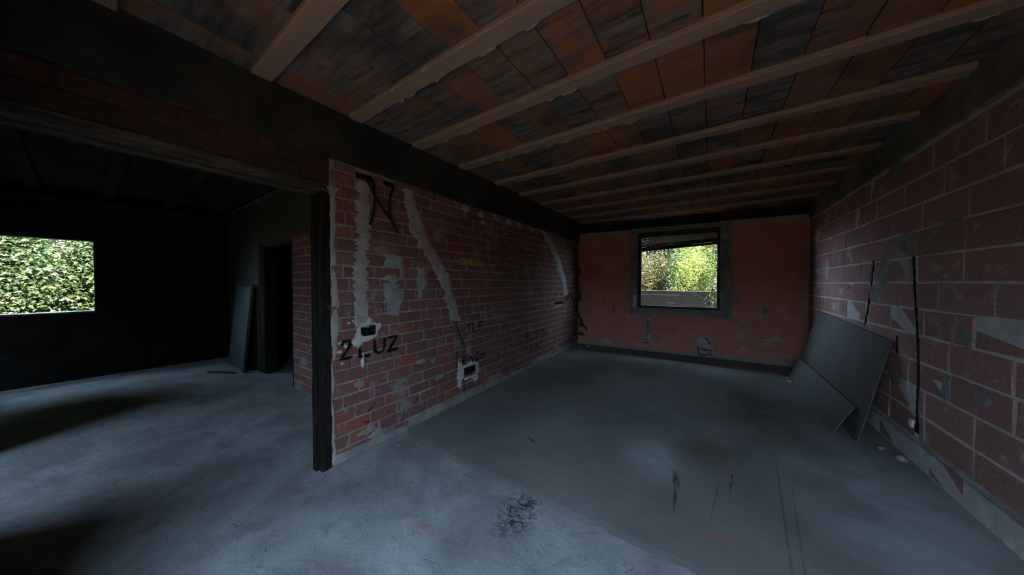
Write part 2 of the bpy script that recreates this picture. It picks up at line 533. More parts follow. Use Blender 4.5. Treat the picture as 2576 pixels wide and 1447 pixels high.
def lay(wallo, spans, pitch_u, pitch_z, joint, offs, holes, mat, seed, name='brick', limit=300, proud=0.006, eye=None, nvar=8, keep=None, z_base=0.0):
    L, H, D = pitch_u - joint, pitch_z - joint, 0.03
    meshes = unit_bricks(L, H, D, nvar, seed)
    for me in meshes: me.materials.append(mat)
    r = random.Random(seed + 1)
    pieces = []
    for (u0, u1, z0, z1) in spans:
        row = 0
        z = z_base
        while z < z1 - 0.03:
            zb, zt = z + joint / 2, min(z + pitch_z, z1) - joint / 2
            if zb >= z0 - 1e-3 and zt - zb > 0.02:
                o = offs(row) % pitch_u
                u = u0 + o - pitch_u if o > 1e-6 else u0
                while u < u1:
                    a, b = max(u, u0) + joint / 2, min(u + pitch_u, u1) - joint / 2
                    ivs = [(a, b)] if b - a > 0.03 else []
                    for h in holes:
                        ov = min(h[3], zt) - max(h[2], zb)
                        if ov > 0.3 * (zt - zb):
                            new = []
                            for (p, q) in ivs:
                                if h[1] <= p or h[0] >= q: new.append((p, q))
                                else:
                                    if h[0] - p > 0.03: new.append((p, h[0]))
                                    if q - h[1] > 0.03: new.append((h[1], q))
                            ivs = new
                    for (p, q) in ivs:
                        if keep and not keep((p + q) / 2, (zb + zt) / 2, r): continue
                        pieces.append(((p + q) / 2, (zb + zt) / 2, (q - p) / L, (zt - zb) / H))
                    u += pitch_u
            z += pitch_z
            row += 1
    if eye:
        pieces.sort(key=lambda p: (p[0] - eye[0]) ** 2 + (p[1] - eye[1]) ** 2)
    rest_V, rest_F = [], []
    for i, (u, z, su, sz) in enumerate(pieces):
        me = meshes[r.randrange(nvar)]
        pr = proud + r.uniform(-0.003, 0.003)
        tilt = r.uniform(-0.006, 0.006)
        if i < limit:
            o = bpy.data.objects.new(name, me)
            o.location = (u, -pr, z)
            o.scale = (su, 1, sz)
            o.rotation_euler = (0, tilt, r.uniform(-0.006, 0.006))
            link(o, wallo)
        else:
            n = len(rest_V)
            rest_V += [(u + v.co.x * su, -pr + v.co.y, z + v.co.z * sz) for v in me.vertices]
            rest_F += [tuple(k + n for k in p.vertices) for p in me.polygons]
    if rest_V:
        tag(obj(name + '_field', rest_V, rest_F, mat, wallo), kind='stuff')
    return len(pieces)


def ribbon(name, left, right, mat, parent, thick=0.012, jag=0.012, n=40, seed=0, base=-0.004):
    """hand-filled chase of mortar on a wall: two edge polylines (u, z), ragged, domed"""
    def samp(P, t):
        k = t * (len(P) - 1)
        i = min(int(k), len(P) - 2)
        f = k - i
        return P[i][0] * (1 - f) + P[i + 1][0] * f, P[i][1] * (1 - f) + P[i + 1][1] * f
    r = random.Random(seed)
    V, F = [], []
    prof = [(0.0, 0.0), (0.12, 0.8), (0.5, 1.0), (0.88, 0.8), (1.0, 0.0)]
    for i in range(n + 1):
        t = i / n
        a, b = samp(left, t), samp(right, t)
        ja = jag * (1.5 * noise.noise((t * n * 0.21, seed * 3.7, 1.0)) + r.uniform(-0.8, 0.8))
        jb = jag * (1.5 * noise.noise((t * n * 0.21, seed * 3.7, 9.0)) + r.uniform(-0.8, 0.8))
        for k, (s, h) in enumerate(prof):
            u = a[0] * (1 - s) + b[0] * s + (ja * (1 - s) + jb * s)
            z = a[1] * (1 - s) + b[1] * s
            V.append((u, base + 0.006 - h * thick * r.uniform(0.75, 1.1), z))
    m = len(prof)
    for i in range(n):
        for k in range(m - 1):
            F.append((i * m + k, i * m + k + 1, (i + 1) * m + k + 1, (i + 1) * m + k))
    F.append(tuple(range(m)))
    F.append(tuple(n * m + k for k in range(m - 1, -1, -1)))
    return obj(name, V, F, mat, parent)


def splat(name, cu, cz, ru, rz, mat, parent, seed, thick=0.012, spikes=0.35, n=36, hole=None):
    """irregular blob of mortar or plaster on a wall; hole=(hu,hz) leaves a rectangle free in its middle"""
    r = random.Random(seed)
    V, F = [], []
    for i in range(n):
        an = 2 * PI * i / n
        k = 1.0 + spikes * (1.3 * noise.noise((math.cos(an) * 1.6, math.sin(an) * 1.6, seed * 2.3)) + 0.8 * noise.noise((math.cos(an) * 5, math.sin(an) * 5, seed * 1.7)) + r.uniform(-0.3, 0.3))
        u, z = cu + math.cos(an) * ru * k, cz + math.sin(an) * rz * k
        if hole:
            c, s = math.cos(an), math.sin(an)
            q = min(hole[0] / max(abs(c), 1e-5), hole[1] / max(abs(s), 1e-5))
            iu, iz = cu + c * q, cz + s * q
            V += [(u, 0.002, z), ((u * .7 + iu * .3), -thick * r.uniform(.7, 1.1), z * .7 + iz * .3), (iu, -thick, iz), (iu, 0.012, iz)]
        else:
            V += [(u, 0.002, z), (cu + (u - cu) * .75, -thick * r.uniform(.6, 1.0), cz + (z - cz) * .75)]
    m = 4 if hole else 2
    for i in range(n):
        j = (i + 1) % n
        for k in range(m - 1):
            F.append((i * m + k, j * m + k, j * m + k + 1, i * m + k + 1))
    if not hole:
        V.append((cu, -thick * 1.1, cz))
        for i in range(n): F.append((i * 2 + 1, ((i + 1) % n) * 2 + 1, len(V) - 1))
    o = obj(name, V, F, mat, parent)
    bm = bmesh.new()
    bm.from_mesh(o.data)
    bmesh.ops.recalc_face_normals(bm, faces=bm.faces[:])
    bm.to_mesh(o.data)
    bm.free()
    return o


def strokes(name, lines, width, mat, parent, n_off=-0.0125, seed=0):
    """brush lettering: each line a polyline in (u, z)"""
    r = random.Random(seed)
    V, F = [], []
    for ln in lines:
        pts = []
        for i in range(len(ln) - 1):
            a, b = Vector(ln[i]), Vector(ln[i + 1])
            k = max(2, int((b - a).length / 0.02))
            for q in range(k): pts.append(a.lerp(b, q / k))
        pts.append(Vector(ln[-1]))
        base = len(V)
        for i, p in enumerate(pts):
            d = (pts[min(i + 1, len(pts) - 1)] - pts[max(i - 1, 0)]).normalized()
            nn = Vector((-d.y, d.x)) * width * 0.5 * r.uniform(0.7, 1.2)
            V += [(p.x + nn.x, n_off, p.y + nn.y), (p.x - nn.x, n_off, p.y - nn.y)]
        for i in range(len(pts) - 1):
            F.append((base + 2 * i, base + 2 * i + 1, base + 2 * i + 3, base + 2 * i + 2))
    return obj(name, V, F, mat, parent)


# ---- floor
flo = obj('floor', *boxes([(-8.35, 1.65, -1.35, 7.35, -0.25, 0.0), (-8.35, -2.5, -2.45, -1.35, -0.25, 0.0)]), M['rough'])
tag(flo, 'rough grey-blue concrete floor slab running through both rooms', 'floor', kind='structure')
# smooth screed laid on the slab in the deeper part of the main room, ragged front edge
V, F = [], []
nx = 60
front = []
for i in range(nx + 1):
    x = -2.50 + 3.90 * i / nx
    front.append((x, 1.80 + 0.045 * noise.noise((x * 3.1, 2.0, 0)) + 0.03 * noise.noise((x * 17.0, 5.0, 0)) + (0.05 * max(0.0, (-2.1 - x)) if x < -2.1 else 0)))
for (x, y) in front:
    xb = -2.50 - 0.22 * (x < -2.499) + 0
    V += [(x, y - 0.05, 0.0003), (x, y, 0.005), (x, 7.12, 0.005)]
for i in range(nx):
    a, b = 3 * i, 3 * (i + 1)
    F += [(a, b, b + 1, a + 1), (a + 1, b + 1, b + 2, a + 2)]
# strip beside the slightly slanting left wall
n0 = len(V)
V += [(-2.5, front[0][1], 0.005), (-2.5, 7.0, 0.005), (-2.76, 7.0, 0.005), (-2.57, front[0][1], 0.005)]
F += [(n0, n0 + 1, n0 + 2, n0 + 3)]
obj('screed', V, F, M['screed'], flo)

# ---- left wall of the main room (brick partition with the wide opening)
LW_A, LW_B = (-2.5, 0.0), (-2.72, 6.9)
GIR = 2.50                                   # underside of the concrete girder
box_niches = [(1.365, 1.505, 1.03, 1.12), (2.70, 2.93, 0.30, 0.42), (5.50, 5.95, 1.045, 1.10), (2.72, 3.16, 0.668, 0.69),
              (1.335, 1.50, 2.40, 2.47), (1.60, 1.72, 2.42, 2.475), (3.45, 3.52, 2.44, 2.49)]
lw = wall('wall_left', LW_A, LW_B, [(1.12, 6.95, 0.0, GIR), (-1.1, -0.48, 0.0, GIR)], [], box_niches, 0.13, M['mortar'],
          'red brick partition wall with mortar-filled chases and painted electrician marks')
r0 = random.Random(3)
row_off = [0.0, 0.14, 0.05, 0.19, 0.09, 0.23, 0.02, 0.16, 0.11, 0.25, 0.07, 0.2, 0.0, 0.15, 0.1, 0.24, 0.04, 0.18, 0.12, 0.26, 0.08, 0.21, 0.03]


def lw_keep(u, z, r):
    # a few bricks of the lowest course are buried in mortar
    return not (z < 0.06 and r.random() < 0.45) and not (2.55 < u < 3.15 and 1.715 < z < 1.80)


lay(lw, [(1.12, 6.90, 0.0, GIR)], 0.28, 0.110, 0.013, lambda i: row_off[i % len(row_off)], box_niches, M['brick'], 11, eye=(1.1, 1.0), keep=lw_keep, limit=278)
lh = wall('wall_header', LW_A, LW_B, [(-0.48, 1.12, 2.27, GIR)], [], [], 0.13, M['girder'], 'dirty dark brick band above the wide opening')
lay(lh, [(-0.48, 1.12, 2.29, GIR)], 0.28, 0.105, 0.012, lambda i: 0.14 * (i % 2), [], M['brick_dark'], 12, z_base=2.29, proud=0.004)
yb = rough_box('yellow_brick', (2.62, 3.11, -0.009, 0.02, 1.722, 1.812), M['yellow'], lw, 0.005, 0.002)
tag(yb, 'pale yellow brick set in the red wall')

ribbon('mortar_chase', [(1.36, 2.40), (1.32, 2.02), (1.315, 1.74), (1.30, 1.47), (1.30, 1.12)], [(1.47, 2.38), (1.47, 2.04), (1.45, 1.76), (1.43, 1.42), (1.47, 1.10)], M['mortar_pale'], lw, 0.014, 0.024, 90, 1, -0.007)
ribbon('mortar_chase', [(1.80, 2.45), (1.88, 2.08), (2.07, 1.81), (2.27, 1.55), (2.39, 1.28), (2.46, 1.05)], [(1.92, 2.45), (2.08, 2.07), (2.27, 1.83), (2.44, 1.60), (2.56, 1.27), (2.66, 1.02)], M['mortar_pale'], lw, 0.014, 0.024, 90, 2, -0.007)
ribbon('mortar_chase', [(4.35, 2.49), (4.85, 2.46), (5.20, 2.24), (5.50, 1.95), (5.80, 1.60), (5.98, 1.22)], [(4.45, 2.40), (5.00, 2.52), (5.52, 2.26), (5.80, 1.95), (6.08, 1.60), (6.22, 1.24)], M['mortar_pale'], lw, 0.016, 0.02, 50, 3, -0.008)
for i, (u, z, a, b) in enumerate([(2.75, 2.45, .09, .05), (3.05, 2.42, .06, .05), (3.38, 2.46, .08, .05), (3.75, 2.45, .09, .06), (4.05, 2.44, .12, .06), (3.1, 2.33, .06, .04)]):
    splat('mortar_lump', u, z, a, b, M['mortar_pale'], lw, 20 + i, 0.02)
# grey cement smears
ribbon('cement_smear', [(1.60, 1.80), (1.58, 1.6), (1.57, 1.38), (1.60, 1.20)], [(1.80, 1.76), (1.84, 1.62), (1.83, 1.4), (1.78, 1.17)], M['cement'], lw, 0.010, 0.02, 30, 4, -0.006)
ribbon('cement_smear', [(1.97, 1.75), (1.98, 1.5), (1.97, 1.3)], [(2.10, 1.72), (2.12, 1.5), (2.04, 1.32)], M['cement'], lw, 0.008, 0.02, 20, 5, -0.006)
ribbon('mortar_edge', [(1.12, 2.24), (1.12, 1.8), (1.12, 1.3), (1.12, 0.8), (1.12, 0.3), (1.12, 0.02)], [(1.17, 2.24), (1.16, 1.75), (1.20, 1.28), (1.15, 0.8), (1.145, 0.3), (1.16, 0.02)], M['mortar_pale'], lw, 0.012, 0.012, 50, 6, -0.006)
ribbon('mortar_foot', [(1.14, 0.0), (2.0, 0.0), (3.2, 0.0), (4.6, 0.0), (6.8, 0.0)], [(1.14, 0.09), (2.0, 0.055), (3.2, 0.10), (4.6, 0.06), (6.8, 0.08)], M['mortar'], lw, 0.018, 0.0, 70, 7, -0.004)
for i, (u, z, a, b) in enumerate([(1.53, 0.10, .10, .05), (1.42, 0.17, .09, .04), (1.95, 0.08, .16, .05), (1.78, 0.52, .09, .035), (2.30, 0.42, .10, .035), (2.02, 0.66, .07, .03), (2.2, 0.63, .05, .03), (1.36, 0.62, .05, .035), (3.35, 0.12, .20, .06)]):
    splat('mortar_smear', u, z, a, b, M['mortar'], lw, 40 + i, 0.013)
# switch box low beside the post, with plaster thrown round it
splat('plaster_patch', 1.435, 1.075, 0.125, 0.105, M['plaster'], lw, 61, 0.016, 0.3, 26, hole=(0.072, 0.047))
splat('plaster_patch', 1.345, 0.99, 0.05, 0.07, M['plaster'], lw, 62, 0.018, 0.4)
splat('plaster_patch', 1.385, 0.80, 0.018, 0.065, M['plaster'], lw, 63, 0.016, 0.3)
for i, (u, z, a) in enumerate([(1.20, 1.00, .03), (1.235, 0.965, .025), (1.205, 0.83, .018), (1.265, 1.16, .02), (1.19, 0.93, .025)]):
    splat('plaster_fleck', u, z, a, a * 0.7, M['plaster'], lw, 70 + i, 0.012, 0.3, 10)
# low socket box
splat('plaster_patch', 2.815, 0.36, 0.20, 0.125, M['plaster'], lw, 81, 0.016, 0.28, 26, hole=(0.118, 0.062))
splat('plaster_patch', 2.635, 0.36, 0.06, 0.17, M['plaster'], lw, 82, 0.018, 0.3)
splat('plaster_patch', 2.93, 0.25, 0.07, 0.06, M['plaster'], lw, 83, 0.016, 0.4)
for (u0, u1, z0, z1, nb) in [(1.365, 1.505, 1.03, 1.12, 2), (2.70, 2.93, 0.30, 0.42, 3)]:
    t = 0.004
    lst = [(u0, u0 + t, -0.010, 0.045, z0, z1), (u1 - t, u1, -0.010, 0.045, z0, z1), (u0, u1, -0.010, 0.045, z0, z0 + t), (u0, u1, -0.010, 0.045, z1 - t, z1), (u0, u1, 0.040, 0.046, z0, z1)]
    for k in range(1, nb): lst.append((u0 + (u1 - u0) * k / nb - 0.004, u0 + (u1 - u0) * k / nb + 0.004, -0.004, 0.040, z0, z1))
    tag(obj('flush_box', *boxes(lst), M['black'], lw), 'black flush-mounted electrical box')
obj('dark_slot', *boxes([(5.50, 5.95, 0.02, 0.05, 1.045, 1.10), (2.72, 3.16, 0.02, 0.05, 0.668, 0.69), (1.335, 1.50, 0.03, 0.05, 2.40, 2.47), (1.60, 1.72, 0.03, 0.05, 2.42, 2.475), (3.45, 3.52, 0.03, 0.05, 2.44, 2.49)]), M['soot'], lw)


def letters(txt, u, z, w, h, gap):
    """block capitals as brush strokes"""
    G = {'2': [[(0.1, .8), (.3, 1), (.75, 1), (.85, .75), (.5, .4), (0.05, 0), (1, 0.03)]], 'L': [[(.1, 1), (.05, 0), (.9, .03)]],
         'U': [[(.05, 1), (.1, .2), (.4, 0), (.75, .1), (.9, .3), (.95, 1)]], 'Z': [[(0, .95), (.95, 1), (.35, .35), (0, 0), (1, .05)]],
         'T': [[(0, .85), (1, 1)], [(.5, .95), (.48, 0)]], 'I': [[(.5, 1), (.45, 0)]], 'F': [[(.15, 0), (.15, 1), (.95, 1)], [(.15, .55), (.75, .6)]],
         'E': [[(.9, 1), (.1, .95), (.1, 0), (.9, .05)], [(.1, .5), (.7, .52)]], 'N': [[(.1, 0), (.15, 1), (.85, .05), (.9, 1)]],
         'C': [[(.95, .9), (.5, 1), (.1, .6), (.15, .15), (.6, 0), (.95, .1)]], 'H': [[(.1, 1), (.1, 0)], [(.9, 1), (.85, 0)], [(.1, .5), (.88, .52)]],
         'S': [[(.9, .9), (.45, 1), (.1, .78), (.5, .52), (.85, .28), (.5, 0), (.1, .1)]], 'O': [[(.5, 1), (.1, .6), (.25, .08), (.6, 0), (.92, .4), (.8, .9), (.5, 1)]],
         'A': [[(.05, 0), (.5, 1), (.95, 0)], [(.25, .42), (.78, .42)]], 'R': [[(.1, 0), (.1, 1), (.7, .95), (.75, .65), (.15, .5), (.85, 0)]]}
    out = []
    for ch in txt:
        if ch != ' ':
            for ln in G[ch]: out.append([(u + p[0] * w, z + p[1] * h) for p in ln])
        u += w + gap
    return out


strokes('painted_lettering', letters('2', 1.185, 0.865, 0.10, 0.145, 0), 0.026, M['soot'], lw, seed=1)
strokes('painted_lettering', letters('LUZ', 1.345, 0.85, 0.115, 0.135, 0.025), 0.026, M['soot'], lw, seed=2)
strokes('painted_lettering', letters('TLF', 2.75, 0.855, 0.105, 0.115, 0.01), 0.018, M['soot'], lw, seed=3)
strokes('painted_lettering', letters('ENCH', 2.66, 0.475, 0.10, 0.09, 0.022), 0.016, M['soot'], lw, -0.0195, seed=4)
strokes('painted_lettering', letters('SOFA', 4.23, 0.46, 0.16, 0.17, 0.05), 0.020, M['soot'], lw, seed=5)
strokes('painted_lettering', letters('RINC', 4.42, 0.28, 0.085, 0.125, 0.022), 0.017, M['soot'], lw, seed=6)
# cracks and gaps in the low joints
strokes('joint_crack', [[(1.42, 0.335), (1.46, 0.37), (1.50, 0.405)], [(1.385, 0.268), (1.41, 0.255), (1.44, 0.258)], [(1.61, 0.26), (1.64, 0.29)], [(1.38, 0.10), (1.395, 0.088)], [(1.96, 0.29), (1.975, 0.275)], [(2.56, 0.70), (2.575, 0.45), (2.60, 0.30)], [(2.70, 0.28), (2.715, 0.12), (2.68, 0.05)]], 0.010, M['soot'], lw, -0.0105, seed=7)
strokes('open_chase', [[(2.555, 1.0), (2.60, 0.92), (2.655, 0.80), (2.69, 0.72), (2.71, 0.64)]], 0.035, M['dark_in'], lw, -0.0105, seed=8)

# concrete girders round the rooms
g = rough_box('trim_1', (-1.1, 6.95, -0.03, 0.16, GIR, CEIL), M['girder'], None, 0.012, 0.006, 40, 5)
g.location = (LW_A[0], LW_A[1], 0)
g.rotation_euler = lw.rotation_euler
tag(g, 'dark concrete girder on top of the red brick partition', 'girder', kind='structure')

# wooden lining of the wide opening
tr = empty('trim_2', (LW_A[0], LW_A[1], 0), lw.rotation_euler[2])
tag(tr, 'dark weathered wooden lining of the wide opening between the rooms', 'door frame', kind='structure')
rough_box('jamb', (1.045, 1.12, -0.012, 0.135, 0.0, 2.27), M['wood_z'], tr, 0.006, 0.003, 30, 1, 2)
rough_box('stop_strip', (1.025, 1.046, 0.045, 0.10, 0.0, 2.20), M['wood_z'], tr, 0.003, 0.002, 20, 2, 2)
rough_box('jamb', (-0.48, -0.405, -0.012, 0.135, 0.0, 2.27), M['wood_z'], tr, 0.006, 0.003, 30, 3, 2)
rough_box('lintel', (-0.48, 1.12, -0.014, 0.14, 2.215, 2.285), M['wood_y'], tr, 0.006, 0.003, 30, 4, 0)
rough_box('lintel_strip', (-0.405, 1.045, 0.045, 0.10, 2.195, 2.216), M['wood_y'], tr, 0.003, 0.002, 20, 5, 0)
splat('mortar_lump', 1.14, 2.25, 0.05, 0.045, M['mortar_pale'], lw, 90, 0.02)

# ---- back wall
BW_A, BW_B = (-2.72, 6.9), (1.4, 7.1)
WIN = (1.36, 2.86, 0.955, 2.60)
bniche = [(2.50, 2.73, 0.10, 0.40), (3.51, 3.72, 0.345, 0.395), (3.98, 4.11, 0.305, 0.335), (1.55, 1.63, 0.19, 0.86), (1.27, 1.33, 2.02, 2.08), (1.27, 1.33, 1.80, 1.86)]
bw = wall('wall_back', BW_A, BW_B, [(-0.15, 4.40, 0.0, CEIL)], [WIN], bniche, 0.26, M['mortar_back'], 'orange clay block wall with the small shuttered window')
blk_off = [0.0, 0.27, 0.1, 0.36, 0.18, 0.45, 0.05, 0.31, 0.14, 0.4, 0.22, 0.49, 0.0]
SUR = (1.22, 3.02, 0.80, 2.66)
lay(bw, [(0.0, 4.13, 0.0, 2.62)], 0.52, 0.2145, 0.010, lambda i: blk_off[i % 13], [SUR] + bniche, M['block_back'], 31, proud=0.004, eye=(2.2, 1.0))
# cement round the window
for i, (L_, R_) in enumerate([([(1.20, 0.80), (1.17, 1.4), (1.2, 2.0), (1.19, 2.66)], [(1.36, 0.80), (1.36, 1.4), (1.36, 2.0), (1.36, 2.66)]),
                              ([(2.86, 0.83), (2.86, 1.4), (2.86, 2.0), (2.86, 2.66)], [(3.04, 0.83), (3.09, 1.4), (3.02, 2.0), (3.04, 2.66)])]):
    ribbon('cement_surround', L_, R_, M['cement'], bw, 0.014, 0.02, 34, 90 + i, -0.003)
ribbon('cement_surround', [(1.2, 0.79), (1.9, 0.83), (2.5, 0.80), (3.05, 0.79)], [(1.2, 0.95), (1.9, 0.955), (2.5, 0.955), (3.05, 0.95)], M['cement'], bw, 0.014, 0.0, 34, 95, -0.003)
ribbon('cement_surround', [(1.2, 2.60), (2.0, 2.60), (3.04, 2.60)], [(1.2, 2.68), (2.0, 2.69), (3.04, 2.68)], M['cement'], bw, 0.014, 0.0, 30, 96, -0.003)
for i, (u, z, a, b) in enumerate([(3.54, 1.0, .035, .11), (3.12, 1.18, .07, .10), (0.62, 1.0, .03, .10), (2.95, 0.85, .08, .07), (0.85, 0.9, .03, .08)]):
    splat('cement_smear', u, z, a, b, M['cement'], bw, 100 + i, 0.010, 0.2)
for i, (u, z, a, b) in enumerate([(3.40, 1.43, .03, .07), (3.72, 1.40, .06, .025), (3.62, 0.72, .02, .02), (0.88, 0.33, .05, .035), (0.55, 0.18, .025, .02), (3.62, 0.135, .025, .02), (2.0, 0.6, .02, .015)]):
    splat('plaster_fleck', u, z, a, b, M['mortar_pale'], bw, 110 + i, 0.012, 0.35, 12)
ribbon('mortar_foot', [(0.0, 0.0), (1.5, 0.0), (3.0, 0.0), (4.1, 0.0)], [(0.0, 0.07), (1.5, 0.06), (3.0, 0.09), (4.1, 0.045)], M['mortar_pale'], bw, 0.022, 0.0, 60, 97, -0.004)
# broken-out hole with mortar, and the filled chase under the window
splat('mortar_lump', 2.60, 0.30, 0.12, 0.11, M['plaster'], bw, 120, 0.035, 0.3)
splat('mortar_lump', 2.66, 0.20, 0.10, 0.05, M['plaster'], bw, 121, 0.03, 0.3)
strokes('broken_edge', [[(2.49, 0.19), (2.60, 0.165), (2.74, 0.165)], [(2.50, 0.17), (2.52, 0.06), (2.62, 0.04), (2.68, 0.09), (2.74, 0.07)], [(2.62, 0.40), (2.69, 0.33), (2.69, 0.27)]], 0.018, M['soot'], bw, -0.034, seed=9)
ribbon('mortar_chase', [(1.55, 0.20), (1.57, 0.4), (1.55, 0.62), (1.56, 0.85)], [(1.64, 0.19), (1.63, 0.4), (1.65, 0.62), (1.63, 0.85)], M['cement'], bw, 0.018, 0.018, 26, 98, 0.004)
splat('mortar_lump', 1.60, 0.72, 0.05, 0.05, M['plaster'], bw, 122, 0.025, 0.25)
splat('mortar_lump', 1.60, 0.30, 0.045, 0.09, M['plaster'], bw, 123, 0.028, 0.25)
splat('mortar_lump', 3.60, 0.375, 0.09, 0.022, M['plaster'], bw, 124, 0.012, 0.25)
obj('dark_slot', *boxes([(3.69, 3.74, 0.01, 0.05, 0.345, 0.395), (3.98, 4.11, 0.02, 0.05, 0.305, 0.335), (1.27, 1.33, 0.02, 0.05, 2.02, 2.08), (1.27, 1.33, 0.02, 0.05, 1.80, 1.86), (1.51, 1.60, -0.012, 0.05, 0.175, 0.195)]), M['soot'], bw)
strap = rough_box('strap_winder_plate', (1.275, 1.33, -0.02, 0.01, 0.97, 1.23), M['white'], bw, 0.006, 0.0)
tag(strap, 'white shutter strap plate beside the window')
splat('strap_hole', 1.302, 1.0, 0.014, 0.014, M['soot'], strap, 130, 0.024, 0.05, 12)
# sooty mark in the far left corner
ribbon('soot_mark', [(0.01, 0.10), (0.01, 0.6), (0.01, 1.2), (0.01, 1.9)], [(0.20, 0.10), (0.14, 0.6), (0.08, 1.2), (0.04, 1.9)], M['dark_in'], bw, 0.007, 0.02, 30, 99, -0.004)

# window in the back wall: frame, fallen roller shutter
w1 = empty('window_1', (BW_A[0], BW_A[1], 0), bw.rotation_euler[2])
tag(w1, 'dark-framed window with a half-raised crooked roller shutter', 'window', kind='structure')
u0, u1, z0, z1 = WIN
fy = (-0.012, 0.075)
rough_box('frame_bar', (u0, u0 + 0.075, *fy, z0, z1), M['frame'], w1, 0.004, 0.0015, 8, 1, 2)
rough_box('frame_bar', (u1 - 0.05, u1, *fy, z0, z1), M['frame'], w1, 0.004, 0.0015, 8, 2, 2)
rough_box('frame_bar', (u0 + 0.07, u1 - 0.045, *fy, z0, z0 + 0.05), M['frame'], w1, 0.004, 0.0015, 8, 3, 0)
rough_box('frame_bar', (u0 + 0.07, u1 - 0.045, *fy, z1 - 0.10, z1), M['frame'], w1, 0.004, 0.0015, 8, 4, 0)
# slats of the shutter hang askew: left end lower than the right
for k in range(6):
    zl = 2.245 + 0.048 * k
    zr = 2.325 + 0.040 * k
    bm = bmesh.new()
    ua, ub = u0 + 0.055, u1 - 0.035
    prof = [(0.0, 0.0), (-0.006, 0.012), (-0.006, 0.030), (0.0, 0.042), (0.008, 0.042), (0.008, 0.0)]
    vs = [[bm.verts.new((u, 0.10 + p[0], z + p[1])) for p in prof] for (u, z) in ((ua, zl), (ub, zr))]
    for q in range(6):
        bm.faces.new((vs[0][q], vs[0][(q + 1) % 6], vs[1][(q + 1) % 6], vs[1][q]))
    bm.faces.new(vs[0]); bm.faces.new(vs[1][::-1])
    bobj('shutter_slat', bm, M['slat'] if k >= 2 else M['dark_in'], w1)
bm = bmesh.new()
vs = [[bm.verts.new((u, y, z + dz)) for (y, dz) in ((0.08, 0.0), (0.08, 0.045), (0.125, 0.045), (0.125, 0.0))] for (u, z) in ((u0 + 0.055, 2.20), (u1 - 0.035, 2.275))]
for q in range(4): bm.faces.new((vs[0][q], vs[0][(q + 1) % 4], vs[1][(q + 1) % 4], vs[1][q]))
bm.faces.new(vs[0]); bm.faces.new(vs[1][::-1])
bobj('shutter_end_bar', bm, M['dark_in'], w1)
tube('shutter_cord', [(1.28, -0.012, 2.235), (1.7, 0.03, 2.27), (2.3, 0.04, 2.42), (2.88, -0.01, 2.52)], 0.004, M['slat'], w1, 5)
tube('shutter_cord', [(1.45, 0.05, 2.31), (2.0, 0.03, 2.38), (2.83, 0.04, 2.55)], 0.003, M['slat'], w1, 5)
tube('shutter_cord', [(2.84, -0.015, 2.24), (2.93, -0.02, 2.28), (3.04, -0.02, 2.20), (3.00, -0.02, 2.02), (2.90, -0.018, 1.85)], 0.003, M['mortar'], w1, 5)
rough_box('sill', (u0, u1, 0.075, 0.30, z0 - 0.03, z0 + 0.015), M['cement'], w1, 0.004, 0.002, 6, 6, 0)

# ---- right wall (clay blocks), frame runs from the back corner towards the front
RW_A, RW_B = (1.4, 7.1), (1.4, -1.1)


def RU(y): return 7.1 - y


def groove(path, w=0.044):
    out = []
    for i in range(len(path) - 1):
        (ya, za), (yb_, zb) = path[i], path[i + 1]
        n = 3
        for k in range(n):
            t0, t1 = k / n, (k + 1) / n
            y = ya + (yb_ - ya) * (t0 + t1) / 2
            out.append((RU(y) - w / 2, RU(y) + w / 2, min(za + (zb - za) * t0, za + (zb - za) * t1), max(za + (zb - za) * t0, za + (zb - za) * t1)))
    return out


GR1 = [(3.935, 1.72), (3.90, 1.41), (3.845, 1.05), (3.825, 0.73), (3.83, 0.36)]
GR2 = [(4.66, 1.74), (4.73, 1.38), (4.84, 1.05), (4.86, 0.96)]
GR3 = [(4.16, 1.02), (4.16, 0.86)]
rn = groove(GR1) + groove(GR2) + groove(GR3, 0.03) + [(RU(3.86), RU(3.80), 0.27, 0.36)]
rw = wall('wall_right', RW_A, RW_B, [(-0.26, 8.25, 0.0, CEIL)], [], rn, 0.26, M['mortar_block'], 'large red clay block wall with pale joints and dark cut chases')
y_j = [3.10, 3.20, 3.73, 2.90, 2.92, 3.22, 3.05, 3.33, 3.86, 3.29, 3.55, 3.15, 3.4]     # a joint position per course


def rw_off(i): return (7.1 - y_j[i % 13])


def rw_lay(wallo, u0_, u1_, limit=300):
    return lay(wallo, [(u0_, u1_, 0.2145, 2.60)], 0.535, 0.2145, 0.014, rw_off, rn, M['block'], 41, proud=0.004, eye=(4.2, 1.2), limit=limit)


rw_lay(rw, 0.0, 8.2)
# recessed bottom course, part rubble
lay(rw, [(0.0, 8.2, 0.0, 0.20)], 0.40, 0.20, 0.02, lambda i: 0.22, [], M['block'], 43, proud=0.0, eye=(3.5, 0))
ribbon('mortar_ledge', [(0.0, 0.195), (2.4, 0.195), (3.3, 0.20), (4.6, 0.19), (8.15, 0.195)], [(0.0, 0.235), (2.4, 0.24), (3.3, 0.235), (4.6, 0.25), (8.15, 0.24)], M['mortar_pale'], rw, 0.030, 0.0, 90, 140, -0.004)
obj('chase_lining', *boxes([(a + 0.003, b - 0.003, 0.010, 0.05, c, d) for (a, b, c, d) in rn]), M['soot'], rw)  # black boxes fill the cut chases, their inner shade given as colour
for (p, nm) in ((GR1, 1), (GR2, 2), (GR3, 3)):
    pts = [(RU(y), 0.004, z) for (y, z) in p]
    t = tube('conduit', pts, 0.015, M['black'], rw, 7, 10)
